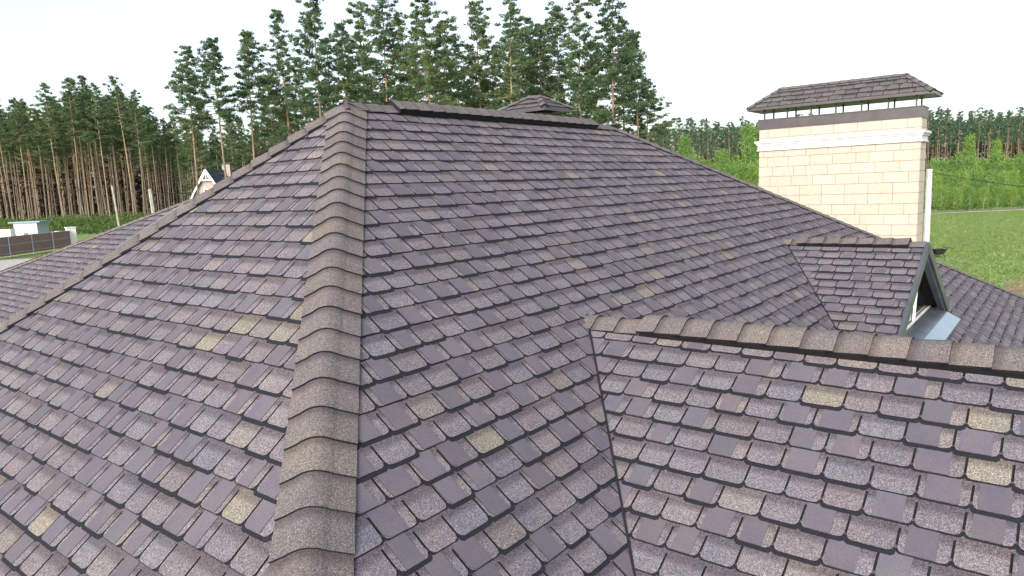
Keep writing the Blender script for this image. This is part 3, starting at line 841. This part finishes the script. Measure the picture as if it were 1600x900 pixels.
# the forest mass behind the individual trees: one object nobody could count
def forest_mass():
    mb = MB(); rg = random.Random(77)
    def tree(px, top, dp, wd, low_m=2):
        p, h = top_at(px, top, dp)
        mb.tube([p, p+Vector((0, 0, h*.95))], [.16, .05], 4, m=0, cap=False)
        for j_ in range(100):
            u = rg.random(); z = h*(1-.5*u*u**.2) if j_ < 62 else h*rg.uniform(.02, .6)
            rr = wd*(.25+.75*u)*math.sqrt(rg.random()); a = rg.uniform(0, 6.28)
            q = p+Vector((math.cos(a)*rr, math.sin(a)*rr, z)); s_ = rg.uniform(.5, 1.05)
            d1 = Vector((rg.gauss(0, 1), rg.gauss(0, 1), rg.gauss(0, .6))).normalized(); d2 = d1.cross(Vector((rg.gauss(0, 1), rg.gauss(0, 1), 1))).normalized()
            tn = rg.uniform(.1, .6); mb.poly([q-d1*s_*.6, q+d2*s_*.4, q+d1*s_*.6, q-d2*s_*.4], c=(tn, tn, tn, 1), m=1 if (j_ < 62 or low_m == 1) else 2)  # low quads carry the painted interior shade unless set to needles
    for _ in range(650):
        px = rg.uniform(-120, 520); tree(px, top_line(px)+50+rg.uniform(0, 40), rg.uniform(172, 215), 2.6)
    for _ in range(600):
        px = rg.uniform(1000, 1700); tree(px, lerp(190, 168, (px-1010)/590)+12+rg.uniform(0, 12), rg.uniform(218, 262), 2.2)
    for _ in range(60):
        px = rg.uniform(470, 1010); tree(px, 205+rg.uniform(0, 30), rg.uniform(150, 200), 2.6)
    for _ in range(130):
        px = rg.uniform(262, 880); tree(px, lerp(220, 140, sstep(262, 520, px))+rg.uniform(-8, 46), rg.uniform(124, 150), 2.5, 1)
    o = mb.build('forest', [M['bark'], M['farneedles'], M['inner_shade']]); tag(o, 'dark depth of the pine forest behind the front rows of trees', 'forest', kind='stuff')
forest_mass()

# young birches and bushes at the far edge of the field
yb_ = [(1073, 214, 132, 'birch1'), (1088, 236, 128, 'bush0'), (1052, 238, 134, 'bush1'), (1108, 238, 128, 'birch0'), (1122, 226, 126, 'birch2'), (1135, 224, 128, 'birch1'), (1150, 232, 124, 'birch0'),
       (1172, 196, 124, 'birch2'), (1184, 206, 128, 'birch0'), (1160, 246, 122, 'bush2'), (1140, 252, 120, 'bush0'), (1116, 252, 124, 'bush2'), (1180, 250, 119, 'bush1'), (1096, 252, 130, 'bush2'),
       (1456, 236, 128, 'birch1'), (1470, 238, 124, 'bush0'), (1486, 236, 130, 'birch2'), (1500, 226, 126, 'birch0'), (1518, 212, 132, 'birch2'), (1515, 236, 124, 'bush1'), (1534, 238, 128, 'bush2'),
       (1552, 230, 126, 'birch1'), (1560, 220, 130, 'birch0'), (1575, 236, 126, 'bush0'), (1592, 228, 128, 'birch2'), (1606, 232, 124, 'bush1'),
       (1462, 262, 119, 'bush2'), (1482, 266, 118, 'bush1'), (1502, 262, 117, 'bush0'), (1522, 266, 119, 'bush2'), (1544, 262, 118, 'bush1'), (1566, 264, 117, 'bush0'), (1588, 262, 119, 'bush2'), (1608, 262, 118, 'bush0'),
       (1472, 284, 116, 'bush0'), (1494, 288, 115, 'bush2'), (1516, 286, 116, 'bush1'), (1538, 288, 115, 'bush0'), (1560, 286, 116, 'bush2'), (1582, 288, 115, 'bush1'), (1604, 286, 116, 'bush0')]
for i, (px, py, dp, key) in enumerate(yb_):
    bir = key.startswith('birch'); rt = px > 1300
    p, h = top_at(px, py+(0 if i in (0, 7, 8, 18, 22) else (12 if py < 250 else 6)), dp)
    same = sorted([q for q in yb_ if (q[0] > 1300) == rt and q[3].startswith('birch') == bir]); 
    lab = ORD[same.index(yb_[i])]+(' young birch' if bir else ' leafy green bush')+(' from the left, at the field edge right of the cream chimney' if rt else ' from the left, between the right hip and the cream chimney')
    if i == 7: lab = 'tallest young birch, with a pale stem, close against the left side of the cream chimney'
    if i == 0: lab = 'rounded young birch standing alone where the distant forest meets the right hip'
    plant(key, p, max(1.6, h), label=lab, cat='birch' if bir else 'bush', group='young birches and bushes along the field', wide=.72 if bir else min(1.3, max(.6, 2.6/max(1.6, h))))
# undergrowth at the foot of the left forest and rough grass in the field
def undergrowth():
    mb = MB(); rg = random.Random(9)
    for _ in range(4200):
        px = rg.uniform(-60, 420) if rg.random() < .75 else rg.uniform(1000, 1660)
        lf = px < 500
        dp = rg.uniform(92, 140) if lf else rg.uniform(112, 150)
        g0 = ground_at(px, dp); hh = (rg.random()**2)*(1.1 if lf else 2.4)*(.25+.75*abs(math.sin(px*.045+dp*.2)))+.4
        c = g0+Vector((0, 0, hh*rg.random()))
        tn0 = rg.uniform(.2, .9)
        for _ in range(6):
            q = c+Vector((rg.gauss(0, .5), rg.gauss(0, .5), rg.gauss(0, .22))); s_ = rg.uniform(.25, .6)
            d1 = Vector((rg.gauss(0, .5), rg.gauss(0, .5), 1)).normalized(); d2 = d1.cross(Vector((rg.gauss(0, 1), rg.gauss(0, 1), .1))).normalized()
            mb.poly([q-d1*s_*.5, q+d2*s_*.3, q+d1*s_*.5, q-d2*s_*.3], c=(tn0, tn0, tn0, 1))
    o = mb.build('undergrowth', M['under_leaves']); tag(o, 'low green undergrowth at the foot of the forest trees', 'undergrowth', kind='stuff')
undergrowth()
def field_grass():
    mb = MB(); rg = random.Random(19)
    for _ in range(14000):
        px = rg.uniform(1430, 1640); dp = 34+72*rg.random()**.7
        g0 = ground_at(px, dp); hh = rg.uniform(.05, .16)*(1+1.2*(rg.random() < .05)); tn = rg.uniform(.1, 1)
        for _ in range(3):
            a = rg.uniform(0, 3.14); sdv = Vector((math.cos(a), math.sin(a), 0))*rg.uniform(.03, .09); q = g0+Vector((rg.gauss(0, .12), rg.gauss(0, .12), 0))
            mb.poly([q-sdv, q+sdv, q+Vector((rg.gauss(0, .05), rg.gauss(0, .05), hh))], c=(tn, tn, tn, 1))
    o = mb.build('grass', M['grassblade']); tag(o, 'rough green grass growing over the field', 'grass', kind='stuff')
M['grassblade'] = leaf_mat('grass_blades', (.150, .235, .075), (.205, .310, .100), (.300, .370, .155))
field_grass()

# ---------------------------------------------------------------- things standing about
def post(px, py_top, depth, wd, label, group=None, lean=(0, 0), pm=None):
    p, h = top_at(px, py_top, depth)
    mb = MB(); a = Vector((-lean[0], -lean[1], -.3)); b = Vector((0, 0, h))
    mb.tube([a, b], [wd*.62, wd*.5], 6); 
    root = empty('utility_post', p)
    mb.build('pole', pm or M['concrete'], root)
    m2 = MB(); m2.tube([(0, 0, h-.01), (0, 0, h+.05)], [wd*.42, wd*.2], 6); m2.build('insulator', M['black'], root)
    tag(root, label, 'post', group); return p+Vector((0, 0, h))
def wire(a, b, sag, r, label):
    pts = [lerp(a, b, t/14)-Vector((0, 0, sag*4*(t/14)*(1-t/14))) for t in range(15)]
    mb = MB(); mb.tube(pts, [r]*15, 4); o = mb.build('overhead_wire', M['wire']); tag(o, label, 'wire')
tp = post(1452.5, 264, 30, .22, 'white concrete utility post standing beside the cream chimney', 'utility posts')
wire(tp-Vector((0, 0, .12)), pt(1720, 302, 26), .12, .014, 'thin black wire running right from the white post by the chimney')
l1 = post(175, 290, 74, .20, 'thin leaning whitish post in front of the left forest, beyond the fence', 'utility posts', lean=(-.25, .3), pm=M['greypost'])
l2 = post(234, 295, 70, .34, 'stout white post on the left, close above the outline of the rear roof wing', 'utility posts', lean=(-.15, .2), pm=M['greypost'])
wire(l1, l2, .4, .03, 'grey wire slung between the two white posts on the left')
wire(l1, pt(-80, 262, 70), 1.2, .03, 'grey wire running left from the leaning post across the forest')
wire(l2, pt(300, 300, 72), .3, .03, 'grey wire running from the stout post towards the small house')

# fence on the left: posts, boards
fa, fb = ground_at(-70, 57), ground_at(117, 76)
froot = empty('board_fence', fa); tag(froot, 'dark brown board fence with pale posts and rails, at the left edge', 'fence')
nseg = 5
Lf = (fb-fa); 
for i in range(nseg):
    a = lerp(fa, fb, i/nseg)-fa; b = lerp(fa, fb, (i+1)/nseg)-fa
    mb = MB(); mb.bar(a+UP*1.02, b+UP*1.02, .05, 1.75); mb.build('fence_panel', M['fencepanel'], froot)
    mb = MB(); off = Lf.cross(UP).normalized()
    if off.dot(fa) > 0: off = -off
    for z in (.35, 1.12, 1.86): mb.bar(a+UP*z+off*.05, b+UP*z+off*.05, .04, .05)
    mb.build('rail', M['paleshed'], froot)
    mb = MB(); mb.box(b+Vector((off.x*.07, off.y*.07, .95)), (.09, .09, 1.95)); mb.build('fence_post', M['paleshed'], froot)
mb = MB(); mb.box(fb-fa+Vector((.1, .1, 1.05)), (.85, .5, 2.2)); mb.box(fb-fa+Vector((.1, .1, 2.2)), (.95, .6, .12)); mb.build('end_pillar', M['white'], froot)
# shed and stacks of white blocks behind the fence
def local_axes(): return (RH.copy(), FH.copy(), UP)
sp_ = ground_at(58, 88); s_root = empty('shed', sp_); tag(s_root, 'small pale blue shed with a flat teal roof behind the brown fence', 'shed')
zt_ = pt(58, 346, 88).z-sp_.z
mb = MB(); mb.box(Vector((0, 0, zt_/2)), (2.9, 2.2, zt_-.1), local_axes()); mb.build('shed_wall', M['paleshed'], s_root)
mb = MB(); mb.box(Vector((0, 0, zt_)), (3.9, 2.6, .16), local_axes()); mb.build('shed_roof', M['teal'], s_root)
mb = MB(); mb.box(-RH*1.62+FH*.1+Vector((0, 0, zt_/2-.1)), (.7, 1.9, zt_-.3), local_axes()); mb.build('open_doorway', M['black'], s_root)
stk = [(2, 81, 2.0, 1.95, 'largest stack of white building blocks behind the fence, at the left edge'), (20, 80, 1.5, 2.1, 'stack of white building blocks behind the fence, just left of the pale shed'),
       (44, 80, .9, 1.6, 'small white block stack in front of the pale blue shed, left one'), (62, 79, .8, 1.55, 'low white block stack in front of the middle of the pale blue shed'),
       (84, 80, 1.2, 1.5, 'white block stack right of the pale blue shed'), (99, 82, .6, 1.5, 'smallest white block stack, between the pale blue shed and the white end pillar')]
for px, dp, wd, hh, lb in stk:
    p = ground_at(px, dp); mb = MB(); rg = random.Random(px)
    nz = int(hh/.25)
    for k in range(nz):
        for j in range(max(1, int(wd/.6))):
            nj = max(1, int(wd/.6)); 
            if k == nz-1 and rg.random() < .4: continue
            mb.box(RH*((j-(nj-1)/2)*.61)+Vector((0, 0, .125+k*.25)), (.59, .8, .24), local_axes())
    o = mb.build('block_stack', M['white']); o.location = p; tag(o, lb, 'blocks', 'stacks of white blocks')

# small house with a white-trimmed gable on the left
hp = ground_at(342, 97); CS = 1.15; hz = (pt(323, 266, 97).z-hp.z)/CS
h2 = empty('cottage', hp); h2.scale = (CS,)*3; tag(h2, 'small distant house with navy roof and white gable trim between two pine trunks', 'house')
a_, f_ = RH.copy(), FH.copy()
def L2(r_, fwd, z): return a_*r_+f_*fwd+UP*z
rx = -.35
mb = MB(); sl2 = 1.15; hw = 1.0
zE = hz-3.6
mb.poly([L2(rx-2.0, 0, zE+.2), L2(rx+2.0, 0, zE+.2), L2(rx, 0, hz-.08)]); mb.poly([L2(rx-1.95, 0, -.3), L2(rx+1.95, 0, -.3), L2(rx+1.95, 0, zE+.3), L2(rx-1.95, 0, zE+.3)])
mb.poly([L2(rx+1.95, 0, -.3), L2(rx+1.95, 7, -.3), L2(rx+1.95, 7, zE+.3), L2(rx+1.95, 0, zE+.3)]); mb.poly([L2(rx-1.95, 0, -.3), L2(rx-1.95, 7, -.3), L2(rx-1.95, 7, zE+.3), L2(rx-1.95, 0, zE+.3)])
mb.build('wall', M['grey_brick'], h2)
mb = MB()
sk_ = 1.7
for sg in (-1, 1):
    e0 = L2(rx, -.3, hz); e1 = L2(rx+sg*2.35, -.3, hz-3.95); bk = f_*7.5+a_*sk_*1.4
    up_n = .06
    mb.poly([e0, e1, e1+bk, e0+bk]); mb.poly([e0+UP*up_n, e1+UP*up_n, e1+bk+UP*up_n, e0+bk+UP*up_n])
mb.build('roof', M['navy'], h2)
mb = MB()
for sg in (-1, 1): mb.bar(L2(rx, -.36, hz), L2(rx+sg*2.35, -.36, hz-3.95), .08, .2)
mb.bar(L2(rx-.74, -.36, hz-1.22), L2(rx+.74, -.36, hz-1.22), .08, .16); mb.bar(L2(rx, -.36, hz), L2(rx, -.36, hz-1.22), .1, .12)
mb.bar(L2(rx-.0, -.36, hz-.25), L2(rx-.5, -.36, hz-1.2), .06, .08); mb.bar(L2(rx, -.36, hz-.25), L2(rx+.5, -.36, hz-1.2), .06, .08)
mb.build('gable_trim', M['white'], h2)
for k in (-.25, .55):
    mb = MB(); mb.box(L2(rx+k, -.05, hz-2.6), (.5, .08, .8), (a_, f_, UP)); wf = mb.build('window', M['white'], h2)
    mb = MB(); mb.box(L2(rx+k, -.10, hz-2.6), (.32, .04, .6), (a_, f_, UP)); mb.build('pane', M['glass'], wf)
mb = MB(); cq = L2(rx+1.3, 3.0, 0); mb.box(cq+UP*(hz-.1), (.95, .7, 1.5), (a_, f_, UP)); cho = mb.build('chimney', M['grey_brick'], h2)
mb = MB(); mb.box(cq+UP*(hz+.74), (1.25, .9, .1), (a_, f_, UP)); mb.build('chimney_cap', M['navy'], cho)

# black wheelbarrow on the lawn beyond the right hip
wb = ground_at(1474, 52)
wbr = empty('wheelbarrow', wb); wbr.scale = (1.15,)*3; tag(wbr, 'small black wheelbarrow on the lawn just right of the dormer', 'wheelbarrow')
mb = MB(); q0 = [L2(-.35, -.25, .28), L2(.12, -.25, .28), L2(.12, .25, .28), L2(-.35, .25, .28)]; q1 = [L2(-.48, -.32, .6), L2(.28, -.32, .6), L2(.28, .32, .6), L2(-.48, .32, .6)]
mb.poly(q0)
for i in range(4): mb.poly([q0[i], q0[(i+1) % 4], q1[(i+1) % 4], q1[i]])
mb.build('tray', M['black'], wbr)
mb = MB(); mb.tube([L2(-.58, -.05, .2), L2(-.58, .05, .2)], [.2, .2], 14); mb.build('wheel', M['tyre'], wbr)
for sg in (-1, 1):
    mb = MB(); mb.tube([L2(-.58, sg*.08, .2), L2(.1, sg*.25, .3), L2(.42, sg*.28, .72), L2(.68, sg*.28, .6)], [.02]*4, 6); mb.build('handle', M['black'], wbr)
    mb = MB(); mb.tube([L2(.12, sg*.25, .3), L2(.2, sg*.27, 0)], [.018]*2, 6); mb.build('leg', M['black'], wbr)
print('TREES', nl_, nr_, len(mid))
